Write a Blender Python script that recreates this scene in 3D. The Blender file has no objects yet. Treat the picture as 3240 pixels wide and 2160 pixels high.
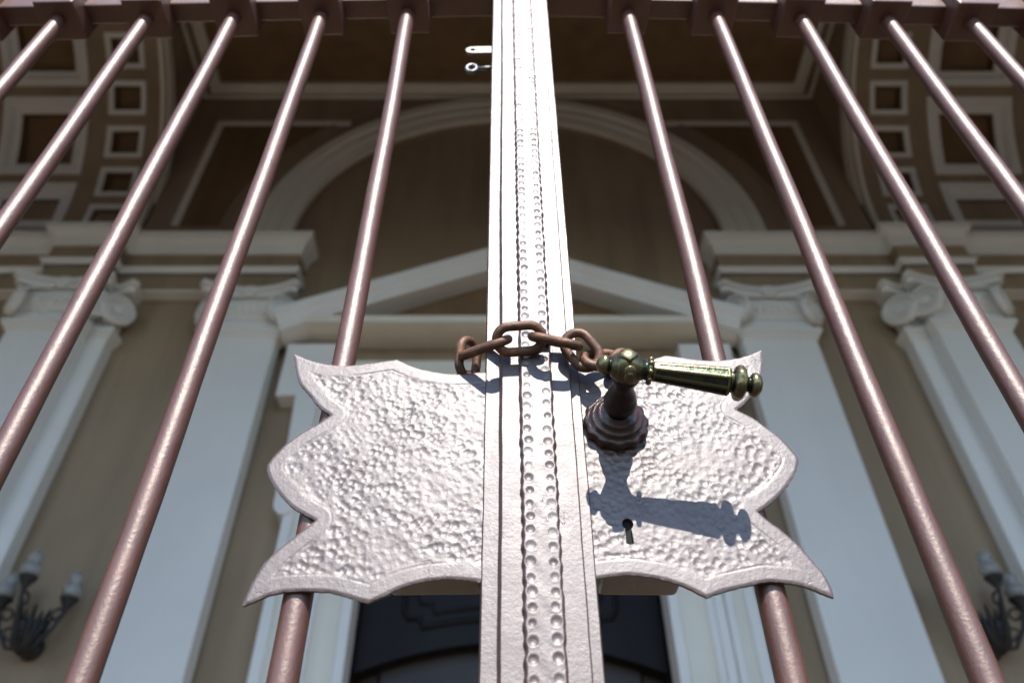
import bpy, bmesh, math, random
import numpy as np
from mathutils import Vector, Matrix, kdtree
from mathutils.geometry import delaunay_2d_cdt
R = math.radians
random.seed(7); RNG = np.random.default_rng(7)
sc = bpy.context.scene
COL = sc.collection

# ------------------------------------------------------------------ camera
F, TH, CX, CY, W, H = 2488., R(43.2), 1594., 1080., 3240., 2160.   # photo pixels
CT, ST = math.cos(TH), math.sin(TH)
cam = bpy.data.cameras.new('camera'); camo = bpy.data.objects.new('camera', cam); COL.objects.link(camo)
camo.location = (0, 0, 0); camo.rotation_euler = (math.pi/2 + TH, 0, 0)
cam.sensor_width = 36; cam.lens = 36*F/W; cam.shift_x = (W/2 - CX)/W
cam.clip_start = .02; cam.clip_end = 2000
cam.dof.use_dof = True; cam.dof.focus_distance = .64; cam.dof.aperture_fstop = 5.8
sc.camera = camo
# ------------------------------------------------------------------ light
SUN_EL, SUN_DX = R(46.3), .075
SUN_STRENGTH, SKY_STRENGTH, EXPOSURE = 3.9, .15, 1.12
world = bpy.data.worlds.new('World'); sc.world = world; world.use_nodes = True
nt = world.node_tree; bg = nt.nodes['Background']
sky = nt.nodes.new('ShaderNodeTexSky'); sky.sky_type = 'NISHITA'; sky.sun_disc = False
sky.sun_elevation = SUN_EL; sky.sun_rotation = R(180); sky.air_density = 1.0; sky.dust_density = .1; sky.ozone_density = 2.5
nt.links.new(sky.outputs[0], bg.inputs[0]); bg.inputs[1].default_value = SKY_STRENGTH
sl = bpy.data.lights.new('sun', 'SUN'); sl.energy = SUN_STRENGTH; sl.angle = R(.53); sl.color = (1, .955, .89)
so = bpy.data.objects.new('sun', sl); COL.objects.link(so); so.location = (0, -20, 20)
so.rotation_euler = Vector((-SUN_DX, math.cos(SUN_EL), -math.sin(SUN_EL))).to_track_quat('-Z', 'Y').to_euler()
vs = sc.view_settings; vs.view_transform = 'Standard'; vs.look = 'None'; vs.exposure = EXPOSURE; vs.gamma = 1
vs.use_curve_mapping = False
sc.cycles.max_bounces = 10; sc.cycles.diffuse_bounces = 6; sc.cycles.glossy_bounces = 4

# ------------------------------------------------------------------ pixel -> place
def ray(u, v):
    a, b = (u-CX)/F, (CY-v)/F
    return Vector((a, CT-ST*b, ST+CT*b))
def PY(u, v, Y): r = ray(u, v); return r*(Y/r.y)
def ZY(v, Y): return PY(CX, v, Y).z

# ------------------------------------------------------------------ materials
def mat(name): 
    m = bpy.data.materials.new(name); m.use_nodes = True
    return m, m.node_tree, m.node_tree.nodes['Principled BSDF']
def noise(nt, scale, detail=4, rough=.55, vec=None, stretch=None):
    n = nt.nodes.new('ShaderNodeTexNoise'); n.inputs['Scale'].default_value = scale
    n.inputs['Detail'].default_value = detail; n.inputs['Roughness'].default_value = rough
    tc = nt.nodes.new('ShaderNodeTexCoord')
    if stretch:
        mp = nt.nodes.new('ShaderNodeMapping'); mp.inputs['Scale'].default_value = stretch
        nt.links.new(tc.outputs['Object'], mp.inputs[0]); nt.links.new(mp.outputs[0], n.inputs['Vector'])
    else: nt.links.new(tc.outputs['Object'], n.inputs['Vector'])
    return n.outputs['Fac']
def ramp(nt, fac, stops):
    r = nt.nodes.new('ShaderNodeValToRGB'); el = r.color_ramp.elements
    while len(el) < len(stops): el.new(.5)
    for e, (p, c) in zip(el, stops):
        e.position = p; e.color = (*c, 1) if len(c) == 3 else c
    nt.links.new(fac, r.inputs[0]); return r.outputs[0]
def mixc(nt, fac, a, b):
    m = nt.nodes.new('ShaderNodeMix'); m.data_type = 'RGBA'
    for k, s in ((0, fac), (6, a), (7, b)):
        if hasattr(s, 'is_output'): nt.links.new(s, m.inputs[k])
        else: m.inputs[k].default_value = s if k == 0 else (*s, 1)
    return m.outputs[2]
def bump(nt, bs, hgt, dist, strength=1.0, prev=None):
    b = nt.nodes.new('ShaderNodeBump'); b.inputs['Distance'].default_value = dist; b.inputs['Strength'].default_value = strength
    nt.links.new(hgt, b.inputs['Height'])
    if prev: nt.links.new(prev, b.inputs['Normal'])
    nt.links.new(b.outputs[0], bs.inputs['Normal']); return b.outputs[0]

def gate_paint(name, fine=1.0, cracks=True, ior=2.0, tint=(1, .985, .97), base=(.048, .0185, .0135), rough=.51):
    m, t, b = mat(name)
    c = ramp(t, noise(t, 35, 5), [(.3, tuple(x*.85 for x in base)), (.7, tuple(x*1.15 for x in base))])
    g = noise(t, 900, 3)
    sp = ramp(t, noise(t, 160, 6, .7), [(.70, (0, 0, 0)), (.76, (1, 1, 1))])
    c = mixc(t, sp, c, (.04, .017, .012))
    t.links.new(c, b.inputs['Base Color'])
    b.inputs['Metallic'].default_value = .0; b.inputs['IOR'].default_value = ior; b.inputs['Specular Tint'].default_value = (*tint, 1)
    rr = ramp(t, noise(t, 60, 4), [(.3, (rough-.04,)*3), (.7, (rough+.04,)*3)])
    t.links.new(rr, b.inputs['Roughness'])
    p = bump(t, b, noise(t, 55, 4, .5), .0007*fine, .55)
    p = bump(t, b, noise(t, 330, 5, .65), .0005*fine, .65, p)
    vo = t.nodes.new('ShaderNodeTexVoronoi'); vo.feature = 'DISTANCE_TO_EDGE'; vo.inputs['Scale'].default_value = 150
    tc = t.nodes.new('ShaderNodeTexCoord')
    ns = t.nodes.new('ShaderNodeTexNoise'); ns.inputs['Scale'].default_value = 60
    t.links.new(tc.outputs['Object'], ns.inputs['Vector'])
    mx = t.nodes.new('ShaderNodeMix'); mx.data_type = 'RGBA'; mx.inputs[0].default_value = .03
    t.links.new(tc.outputs['Object'], mx.inputs[6]); t.links.new(ns.outputs['Color'], mx.inputs[7])
    t.links.new(mx.outputs[2], vo.inputs['Vector'])
    crk = ramp(t, vo.outputs['Distance'], [(0, (0, 0, 0)), (.035, (1, 1, 1))])
    msk = ramp(t, noise(t, 28, 3), [(.60, (1, 1, 1)), (.68, (0, 0, 0))])
    mm = t.nodes.new('ShaderNodeMath'); mm.operation = 'MAXIMUM'
    t.links.new(crk, mm.inputs[0]); t.links.new(msk, mm.inputs[1])
    if cracks: bump(t, b, mm.outputs[0], .0003, .7, p)
    return m
M_PAINT = gate_paint('brown_gate_paint')
M_BAR = gate_paint('brown_bar_paint', 1.15, False, 1.86, (1, .89, .83), (.078, .027, .017), .46)

def rust():
    # brown scale with orange bloom and darker worn steel
    m, t, b = mat('rusty_steel')
    c = ramp(t, noise(t, 130, 6, .65), [(.28, (.045, .027, .02)), (.44, (.10, .047, .027)), (.58, (.13, .058, .03)), (.72, (.27, .10, .032))])
    t.links.new(c, b.inputs['Base Color']); b.inputs['Metallic'].default_value = .25
    rr = ramp(t, noise(t, 90, 4), [(.35, (.38,)*3), (.7, (.65,)*3)]); t.links.new(rr, b.inputs['Roughness'])
    bump(t, b, noise(t, 420, 6, .7), .0007, .8); return m
M_RUST = rust()
def brass():
    m, t, b = mat('patinated_brass')
    geo = t.nodes.new('ShaderNodeNewGeometry')
    pt = ramp(t, geo.outputs['Pointiness'], [(.47, (0, 0, 0)), (.56, (1, 1, 1))])
    n = ramp(t, noise(t, 120, 5), [(.35, (0, 0, 0)), (.65, (1, 1, 1))])
    pat = mixc(t, n, (.018, .030, .021), (.045, .045, .026))
    c = mixc(t, pt, pat, (.20, .17, .09))
    t.links.new(c, b.inputs['Base Color']); b.inputs['Metallic'].default_value = .85
    rr = ramp(t, noise(t, 200, 4), [(.3, (.18,)*3), (.7, (.38,)*3)]); t.links.new(rr, b.inputs['Roughness'])
    bump(t, b, noise(t, 350, 4), .0003, .5); return m
M_BRASS = brass()
def plain(name, col, rough=.6, var=.12, scale=3, metal=0, bdist=.002, streak=0):
    m, t, b = mat(name)
    lo = tuple(x*(1-var) for x in col); hi = tuple(min(1, x*(1+var)) for x in col)
    c = ramp(t, noise(t, scale, 6), [(.3, lo), (.7, hi)])
    if streak:      # rain and dirt runs in old stucco
        f = ramp(t, noise(t, 2.2, 7, .6, stretch=(2.2, 2.2, .22)), [(.42, (0, 0, 0)), (.72, (streak*2,)*3)])
        c = mixc(t, f, c, tuple(x*.45 for x in col))
    t.links.new(c, b.inputs['Base Color'])
    b.inputs['Roughness'].default_value = rough; b.inputs['Metallic'].default_value = metal
    bump(t, b, noise(t, scale*18, 4), bdist, .5); return m
M_NECK = plain('dark_painted_bronze', (.016, .009, .007), .25, .3, 90, 0, .0004)
M_STEEL = plain('grey_steel', (.16, .15, .15), .4, .25, 60, .8, .0003)
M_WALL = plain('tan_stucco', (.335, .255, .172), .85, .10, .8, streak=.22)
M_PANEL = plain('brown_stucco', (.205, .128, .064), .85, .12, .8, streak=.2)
M_WHITE = plain('white_stucco', (.80, .80, .78), .7, .05, 1.1, streak=.03)
M_CREAM = plain('pale_grey_stucco', (.78, .755, .67), .8, .07, 1.1, streak=.05)
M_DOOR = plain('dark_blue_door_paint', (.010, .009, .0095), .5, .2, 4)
M_DOOR.node_tree.nodes['Principled BSDF'].inputs['Specular IOR Level'].default_value = .18
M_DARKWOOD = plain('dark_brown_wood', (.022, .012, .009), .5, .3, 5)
M_IRON = plain('black_wrought_iron', (.018, .018, .02), .5, .3, 20)
M_FROST = plain('frosted_lamp_glass', (.30, .305, .30), .3, .04, 8)
M_PAVE = plain('pale_stone_paving', (.032, .032, .033), .8, .2, 1.0)
M_FLOOR = plain('porch_stone_floor', (.215, .158, .098), .6, .15, .8)
M_ABSORB = plain('bounce_absorber_black', (.02, .019, .018), .85, .2, 2)  # for the added slab that soaks up floor bounce below the gate
M_HOLE = plain('keyhole_shade_black', (.008, .007, .006), .9, .2, 30)  # near-black colour standing for the shade inside the keyhole

# ------------------------------------------------------------------ helpers
def tag(o, label, cat, group=None):
    o['label'] = label; o['category'] = cat
    if group: o['group'] = group
    return o
def empty(name, loc=(0, 0, 0), parent=None):
    o = bpy.data.objects.new(name, None); COL.objects.link(o); o.location = loc; o.empty_display_size = .05
    if parent: o.parent = parent
    return o
def link(name, me, m, parent=None, smooth=False):
    mats = m if isinstance(m, (list, tuple)) else [m]
    for x in mats: me.materials.append(x)
    if smooth:
        me.shade_smooth()
    o = bpy.data.objects.new(name, me); COL.objects.link(o)
    if parent: o.parent = parent
    return o
def pyd(name, vs, fs, m, parent=None, smooth=False, mi=None):
    me = bpy.data.meshes.new(name); me.from_pydata([tuple(v) for v in vs], [], fs); me.update()
    if mi is not None: me.polygons.foreach_set('material_index', mi)
    return link(name, me, m, parent, smooth)
def bmo(name, bm, m, parent=None, smooth=False, norm=True):
    if norm: bmesh.ops.recalc_face_normals(bm, faces=bm.faces)
    me = bpy.data.meshes.new(name); bm.to_mesh(me); bm.free()
    return link(name, me, m, parent, smooth)
def add_box(bm, x0, x1, y0, y1, z0, z1, bev=0, seg=2):
    r = bmesh.ops.create_cube(bm, size=1)
    bmesh.ops.scale(bm, vec=(abs(x1-x0), abs(y1-y0), abs(z1-z0)), verts=r['verts'])
    bmesh.ops.translate(bm, vec=((x0+x1)/2, (y0+y1)/2, (z0+z1)/2), verts=r['verts'])
    if bev:
        es = list({e for v in r['verts'] for e in v.link_edges})
        bmesh.ops.bevel(bm, geom=es, offset=bev, segments=seg, profile=.5, affect='EDGES')
def box(name, x0, x1, y0, y1, z0, z1, m, parent=None, bev=0):
    bm = bmesh.new(); add_box(bm, x0, x1, y0, y1, z0, z1, bev); return bmo(name, bm, m, parent)
def add_lathe(bm, prof, n=24, origin=(0, 0, 0), axis=(0, 0, 1), mod=None):
    """prof: (radius, height along axis)"""
    q = Vector((0, 0, 1)).rotation_difference(Vector(axis)); o = Vector(origin); rings = []
    for r, h in prof:
        ring = []
        for k in range(n):
            a = 2*math.pi*k/n; rr = r*(mod(a, h) if mod else 1)
            ring.append(bm.verts.new(o + q @ Vector((rr*math.cos(a), rr*math.sin(a), h))))
        rings.append(ring)
    for A, B in zip(rings, rings[1:]):
        for k in range(n): bm.faces.new((A[k], A[(k+1) % n], B[(k+1) % n], B[k]))
    bm.faces.new(rings[0][::-1]); bm.faces.new(rings[-1])
def add_tube(bm, pts, rad, n=10, closed=False):
    pts = [Vector(p) for p in pts]; N = len(pts); rings = []; up = None
    rads = rad if isinstance(rad, (list, tuple)) else [rad]*N
    for i, p in enumerate(pts):
        a = pts[(i-1) % N] if closed or i else p; b = pts[(i+1) % N] if closed or i < N-1 else p
        t = (b-a).normalized()
        if up is None: up = t.orthogonal().normalized()
        up = (up - t*up.dot(t)).normalized(); s = t.cross(up)
        rings.append([bm.verts.new(p + rads[i]*(math.cos(2*math.pi*k/n)*up + math.sin(2*math.pi*k/n)*s)) for k in range(n)])
    for i in range(N if closed else N-1):
        A, B = rings[i], rings[(i+1) % N]; off = 0
        if closed and i == N-1:
            off = min(range(n), key=lambda o: sum((A[k].co-B[(k+o) % n].co).length for k in range(n)))
        for k in range(n): bm.faces.new((A[k], A[(k+1) % n], B[(k+1+off) % n], B[(k+off) % n]))
    if not closed: bm.faces.new(rings[0][::-1]); bm.faces.new(rings[-1])
def sweep(name, path, prof, m, parent, mirror=False, X0=0):
    """path: plan points (x, y); prof: closed loop of (outward, z); outward = right-hand side of travel"""
    path = [Vector(p) for p in path]; N = len(path); vs, fs = [], []
    for i, p in enumerate(path):
        ns = []
        if i: d = (p-path[i-1]).normalized(); ns.append(Vector((d.y, -d.x)))
        if i < N-1: d = (path[i+1]-p).normalized(); ns.append(Vector((d.y, -d.x)))
        mv = ns[0] if len(ns) == 1 else (ns[0]+ns[1])/(1+ns[0].dot(ns[1]))
        for o, z in prof:
            q = p + mv*o; vs.append(((-q.x if mirror else q.x)+X0, q.y, z))
    K = len(prof)
    for i in range(N-1):
        for k in range(K): fs.append((i*K+k, i*K+(k+1) % K, (i+1)*K+(k+1) % K, (i+1)*K+k))
    fs.append(tuple(range(K))); fs.append(tuple((N-1)*K+k for k in range(K))[::-1])
    bm = bmesh.new(); bv = [bm.verts.new(v) for v in vs]
    for f in fs: bm.faces.new([bv[i] for i in f])
    return bmo(name, bm, m, parent)

# ================================================================== SETTING
GZ = -.85
g = pyd('ground', [(-600, -600, GZ), (600, -600, GZ), (600, 600, GZ), (-600, 600, GZ)], [(0, 1, 2, 3)], M_PAVE); g['kind'] = 'structure'

# ================================================================== CHURCH PORCH
X0 = .04
church = tag(empty('church_porch', (X0, 4.5, GZ)), 'tan and white church porch with coffered vaults, pilasters and pedimented doorway', 'building')
church_off = Vector((X0, 4.5, GZ))
def cp(o, parent=None):
    """put an object built in porch coordinates (x measured from the porch axis) under the church"""
    par = parent or church
    o.parent = par
    o.matrix_parent_inverse = Matrix.Translation(-church_off)
    o.location = o.location + Vector((X0, 0, 0))
    return o
def sub(o, part):
    """sub-part: same coordinates as its part"""
    o.parent = part; return o
YW, YT, YP, YO = 4.5, 4.58, 4.38, 4.28
FY0, FY1 = .22, .56                      # front wall
ZC = 7.9                                 # ceiling
ZTOP = 8.6
VY, VZ, VR = 2.515, 5.6, 1.95            # side barrel vault
XF = 3.36                                # face of the vaults
AZ, AR = 5.49, 1.94                      # blind arch
cp(box('bounce_absorber', -2.6, 2.6, -.5, 1.5, GZ-.01, GZ+.035, M_ABSORB))  # added, unseen: dark slab that keeps bounce light off the rail underside
cp(box('porch_floor', -9, 9, -.6, 4.9, GZ-.3, GZ+.02, M_FLOOR))

# back wall: side fields with the arch cut out, and the recessed centre
def wall_with_arches(name, x0, x1, z0, z1, y0, y1, arches, m):
    """solid wall between y0 < y1 with arched holes: (cx, half width, spring z)"""
    top, segs = 20, []
    vs, fs = [], []
    def quad(a, b, c, d):
        n = len(vs); vs.extend([a, b, c, d]); fs.append((n, n+1, n+2, n+3))
    def both(pts):
        n = len(vs); vs.extend([(x, y0, z) for x, z in pts]); fs.append(tuple(range(n, n+len(pts))))
        n = len(vs); vs.extend([(x, y1, z) for x, z in pts]); fs.append(tuple(range(n, n+len(pts)))[::-1])
    x = x0
    for cx, hw, zs in sorted(arches):
        both([(x, z0), (cx-hw, z0), (cx-hw, z1), (x, z1)])
        arc = [(cx-hw*math.cos(math.pi*k/48), zs+hw*math.sin(math.pi*k/48)) for k in range(49)]
        for a, b in zip(arc, arc[1:]): both([a, b, (b[0], z1), (a[0], z1)])
        prof = [(cx-hw, z0)] + arc + [(cx+hw, z0)]
        for a, b in zip(prof, prof[1:]): quad((a[0], y0, a[1]), (b[0], y0, b[1]), (b[0], y1, b[1]), (a[0], y1, a[1]))
        x = cx+hw
    both([(x, z0), (x1, z0), (x1, z1), (x, z1)])
    quad((x0, y0, z1), (x1, y0, z1), (x1, y1, z1), (x0, y1, z1))
    return pyd(name, vs, fs, m)
DW, DT = .925, 3.2                       # door opening
back = cp(wall_with_arches('back_wall', -9, 9, GZ, ZTOP, YW, YW+.5, [(0, AR, AZ)], M_WALL))
# recessed centre field, open at the door
vs = [(-AR-.02, YT, DT), (AR+.02, YT, DT), (AR+.02, YT, 7.6), (-AR-.02, YT, 7.6),
      (-AR-.02, YT, GZ), (-DW, YT, GZ), (-DW, YT, DT), (DW, YT, GZ), (AR+.02, YT, GZ), (DW, YT, DT)]
cp(pyd('recessed_field', vs, [(0, 6, 9, 1, 2, 3), (4, 5, 6, 0), (7, 8, 1, 9)], M_WALL))
cp(wall_with_arches('front_wall', -9, 9, GZ, ZTOP, FY0, FY1, [(0, 1.95, 3.9), (-5.4, 1.6, 3.9), (5.4, 1.6, 3.9)], M_WALL))
for s in (-1, 1): cp(box('end_wall', s*9, s*9.4, FY0, YW+.5, GZ, ZTOP, M_WALL))
cp(box('porch_roof', -9.4, 9.4, FY0-.1, YW+.6, ZTOP, ZTOP+.3, M_WALL))

# ceiling with framed panel
ceil = cp(box('ceiling', -XF-.3, XF+.3, FY1+.002, YW-.002, ZC, ZC+.2, M_WALL))
def frame(name, x0, x1, y0, y1, w, z0, z1, m):
    bm = bmesh.new()
    add_box(bm, x0, x1, y1-w, y1, z0, z1); add_box(bm, x0, x1, y0, y0+w, z0, z1)
    add_box(bm, x0, x0+w, y0+w, y1-w, z0, z1); add_box(bm, x1-w, x1, y0+w, y1-w, z0, z1)
    return bmo(name, bm, m)
sub(frame('ceiling_moulding', -3.23, 3.23, .70, 4.415, .115, ZC-.05, ZC+.01, M_CREAM), ceil)
sub(frame('ceiling_fillet', -3.345, 3.345, FY1+.01, 4.485, .04, ZC-.035, ZC+.01, M_CREAM), ceil)
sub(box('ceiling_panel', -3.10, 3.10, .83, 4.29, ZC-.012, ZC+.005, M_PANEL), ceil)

# side barrel vaults with coffers
def vp(r, a, x): return (x, VY+r*math.cos(a), VZ+r*math.sin(a))
for s in (-1, 1):
    vault = empty('barrel_vault'); cp(vault)
    def V(o): o.parent = vault; return o
    # intrados strips between the coffers
    A0, A1 = R(0), R(180)
    small = [(R(-1.0+13.05*k), R(8.7+13.05*k)) for k in range(14)]
    large = [(R(-7.2+26.8*k), R(19.5+26.8*k)-R(3)) for k in range(7)]
    XS = (3.50, 3.86); XL = (4.05, 4.87); XL2 = (5.15, 5.97)
    def strip(x0, x1, a0, a1, r=VR, n=None):
        n = n or max(2, int((a1-a0)/R(3)))
        v, f = [], []
        for k in range(n+1):
            a = a0+(a1-a0)*k/n
            v += [vp(r, a, s*x0), vp(r, a, s*x1)]
        for k in range(n): f.append((2*k, 2*k+1, 2*k+3, 2*k+2))
        return v, f
    av, af = [], []
    def put(x0, x1, a0, a1):
        if a1-a0 < R(.05): return
        v, f = strip(x0, x1, max(a0, A0), min(a1, A1)); n = len(av); av.extend(v); af.extend([tuple(i+n for i in q) for q in f])
    put(XF, XS[0], A0, A1); put(XS[1], XL[0], A0, A1); put(XL[1], XL2[0], A0, A1); put(XL2[1], 9, A0, A1)
    for cells, xs in ((small, (XS,)), (large, (XL, XL2))):
        for x in xs:
            last = A0
            for a0, a1 in cells:
                if a0 >= A1: break
                put(*x, last, max(last, a0)); last = min(a1, A1)
            put(*x, last, A1)
    V(pyd('intrados', av, af, M_WALL, smooth=False))
    def coffer(x, a0, a1, fw, dep, steps):
        a0, a1 = max(a0, A0+.002), min(a1, A1-.002)
        if a1-a0 < .05: return
        v, f, mi = [], [], []
        loops = []
        # stepped white frame: (inset, radial offset)
        prof = [(0, .12), (0, -.02), (fw*.8, -.02), (fw*.85, -.005)] + ([(fw, -.005)] if steps == 1 else [(fw, .005), (fw*1.05, .03), (fw*1.55, .03), (fw*1.6, .045), (fw*1.75, .045)]) 
        ends = prof[-1]
        prof = prof + [(ends[0], dep)]
        n = 6
        for ins, off in prof:
            lp = []; da = ins/VR
            b0, b1, p0, p1 = a0+da, a1-da, x[0]+ins, x[1]-ins
            for k in range(n): lp.append((b0+(b1-b0)*k/n, p0))
            for k in range(n): lp.append((b1, p0+(p1-p0)*k/n))
            for k in range(n): lp.append((b1+(b0-b1)*k/n, p1))
            for k in range(n): lp.append((b0, p1+(p0-p1)*k/n))
            st = len(v); v += [vp(VR+off, a, s*xx) for a, xx in lp]; loops.append(st)
        L = 4*n
        for q, (A, B) in enumerate(zip(loops, loops[1:])):
            for k in range(L): f.append((A+k, A+(k+1) % L, B+(k+1) % L, B+k)); mi.append(0 if q < len(loops)-2 else 1)
        # recessed panel as a little grid
        da = ends[0]/VR; b0, b1, p0, p1 = a0+da, a1-da, x[0]+ends[0], x[1]-ends[0]
        st = len(v)
        for k in range(n+1): v += [vp(VR+dep, b0+(b1-b0)*k/n, s*p0), vp(VR+dep, b0+(b1-b0)*k/n, s*p1)]
        for k in range(n): f.append((st+2*k, st+2*k+1, st+2*k+3, st+2*k+2)); mi.append(1)
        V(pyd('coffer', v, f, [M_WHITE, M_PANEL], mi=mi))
    for a0, a1 in small:
        if a0 < R(100): coffer(XS, a0, a1, .052, .09, 1)
    for a0, a1 in large:
        if a0 < R(100): coffer(XL, a0, a1, .085, .14, 2)
    # face of the vault towards the middle bay, with its archivolt
    v, f = [], []
    n = 64
    for k in range(n+1):
        a = math.pi*k/n; p = vp(VR, a, s*XF); v += [p, (p[0], p[1], ZC+.1)]
    for k in range(n): f.append((2*k, 2*k+1, 2*k+3, 2*k+2))
    for y0, y1 in ((VY+VR, YW-.002), (FY1+.002, VY-VR)):
        q = len(v); v += [(s*XF, y0, 5.2), (s*XF, y1, 5.2), (s*XF, y1, ZC+.1), (s*XF, y0, ZC+.1)]; f.append((q, q+1, q+2, q+3))
    V(pyd('vault_face', v, f, M_WALL))
    prof = [(VR-.012, .0), (VR-.012, .035), (VR+.075, .035), (VR+.08, .055), (VR+.20, .055), (VR+.20, .0)]
    v, f = [], []; K = len(prof)
    for k in range(n+1):
        a = math.pi*k/n
        for r, o in prof:
            p = vp(r, a, s*(XF-o)); v.append((p[0], min(max(p[1], FY1), YW-.001), p[2]))
    for k in range(n):
        for j in range(K): f.append((k*K+j, k*K+(j+1) % K, (k+1)*K+(j+1) % K, (k+1)*K+j))
    V(pyd('vault_archivolt', v, f, M_CREAM))

# blind arch archivolt
def arc_sweep(name, prof, m, z0=None, n=72):
    """prof: closed (radius, y)"""
    v, f = [], []; K = len(prof)
    for k in range(n+1):
        a = math.pi*k/n
        for r, y in prof: v.append((-r*math.cos(a), y, AZ+r*math.sin(a)))
    for k in range(n):
        for j in range(K): f.append((k*K+j, k*K+(j+1) % K, (k+1)*K+(j+1) % K, (k+1)*K+j))
    bm = bmesh.new(); bv = [bm.verts.new(q) for q in v]
    for q in f: bm.faces.new([bv[i] for i in q])
    return cp(bmo(name, bm, m))
arc_sweep('archivolt', [(AR-.004, YW+.01), (AR-.004, YW-.05), (AR+.12, YW-.05), (AR+.125, YW-.065), (AR+.24, YW-.065), (AR+.25, YW-.085), (AR+.355, YW-.085), (AR+.355, YW+.01)], M_CREAM)
arc_sweep('arch_fillet', [(2.585, YW+.01), (2.585, YW-.016), (2.625, YW-.016), (2.625, YW+.01)], M_WALL)
# spandrel panels
for s in (-1, 1):
    ext = s
    bm = bmesh.new()
    a, b = sorted((s*1.66, s*3.065)); add_box(bm, a, b, YW-.02, YW+.01, 7.345, 7.415)
    a, b = sorted((s*2.995, s*3.065)); add_box(bm, a, b, YW-.019, YW+.01, 5.66, 7.346)
    sp = cp(bmo('spandrel_moulding', bm, M_CREAM))
    # darker field inside the spandrel moulding
    v = [(s*2.996, YW-.004, 5.66), (s*2.996, YW-.004, 7.346)]; arc = []
    for k in range(41):
        a = math.acos(min(1, 1.66/2.625)) + (math.asin(.17/2.625) - math.acos(1.66/2.625))*k/40
        arc.append((s*2.625*math.cos(a), YW-.004, AZ+2.625*math.sin(a)))
    z = [q for q in arc if q[2] < 7.346]
    x_top = math.sqrt(2.625**2-(7.346-AZ)**2)
    v = v + [(s*x_top, YW-.004, 7.346)] + z + [(s*2.61, YW-.004, 5.66)]
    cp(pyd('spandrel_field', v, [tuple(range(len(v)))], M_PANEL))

# entablatures
ZA0, ZB0, ZB1, ZK0, ZK1 = 4.68, 4.872, 4.93, 5.105, 5.315
path = [(1.78, YW+.06), (1.78, YP), (3.25, YP), (3.25, YO), (3.81, YO), (3.81, YP), (9, YP)]
for s in (-1, 1):
    mir = s < 0
    ent = cp(sweep('entablature', path, [(-.11, ZA0+.012), (-.002, ZA0+.012), (-.002, ZB0), (.012, ZB0), (.012, ZK0+.02), (-.11, ZK0+.02)], M_WALL, None, mir))
    sub(sweep('soffit', path, [(-.115, ZA0), (-.001, ZA0), (-.001, ZA0+.012), (-.115, ZA0+.012)], M_WHITE, None, mir), ent)
    sub(sweep('band', path, [(-.05, ZB0), (.022, ZB0), (.022, ZB0+.02), (.045, ZB1-.008), (.045, ZB1), (-.05, ZB1)], M_WHITE, None, mir), ent)
    c = [(-.08, ZK0), (.03, ZK0), (.035, ZK0+.035)]
    c += [(.035+.055*(1-math.cos(math.pi/2*k/6)), ZK0+.04+.10*math.sin(math.pi/2*k/6)) for k in range(7)]
    c += [(.10, ZK0+.145), (.105, ZK1), (-.08, ZK1)]
    sub(sweep('cornice', path, c, M_WHITE, None, mir), ent)

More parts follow.
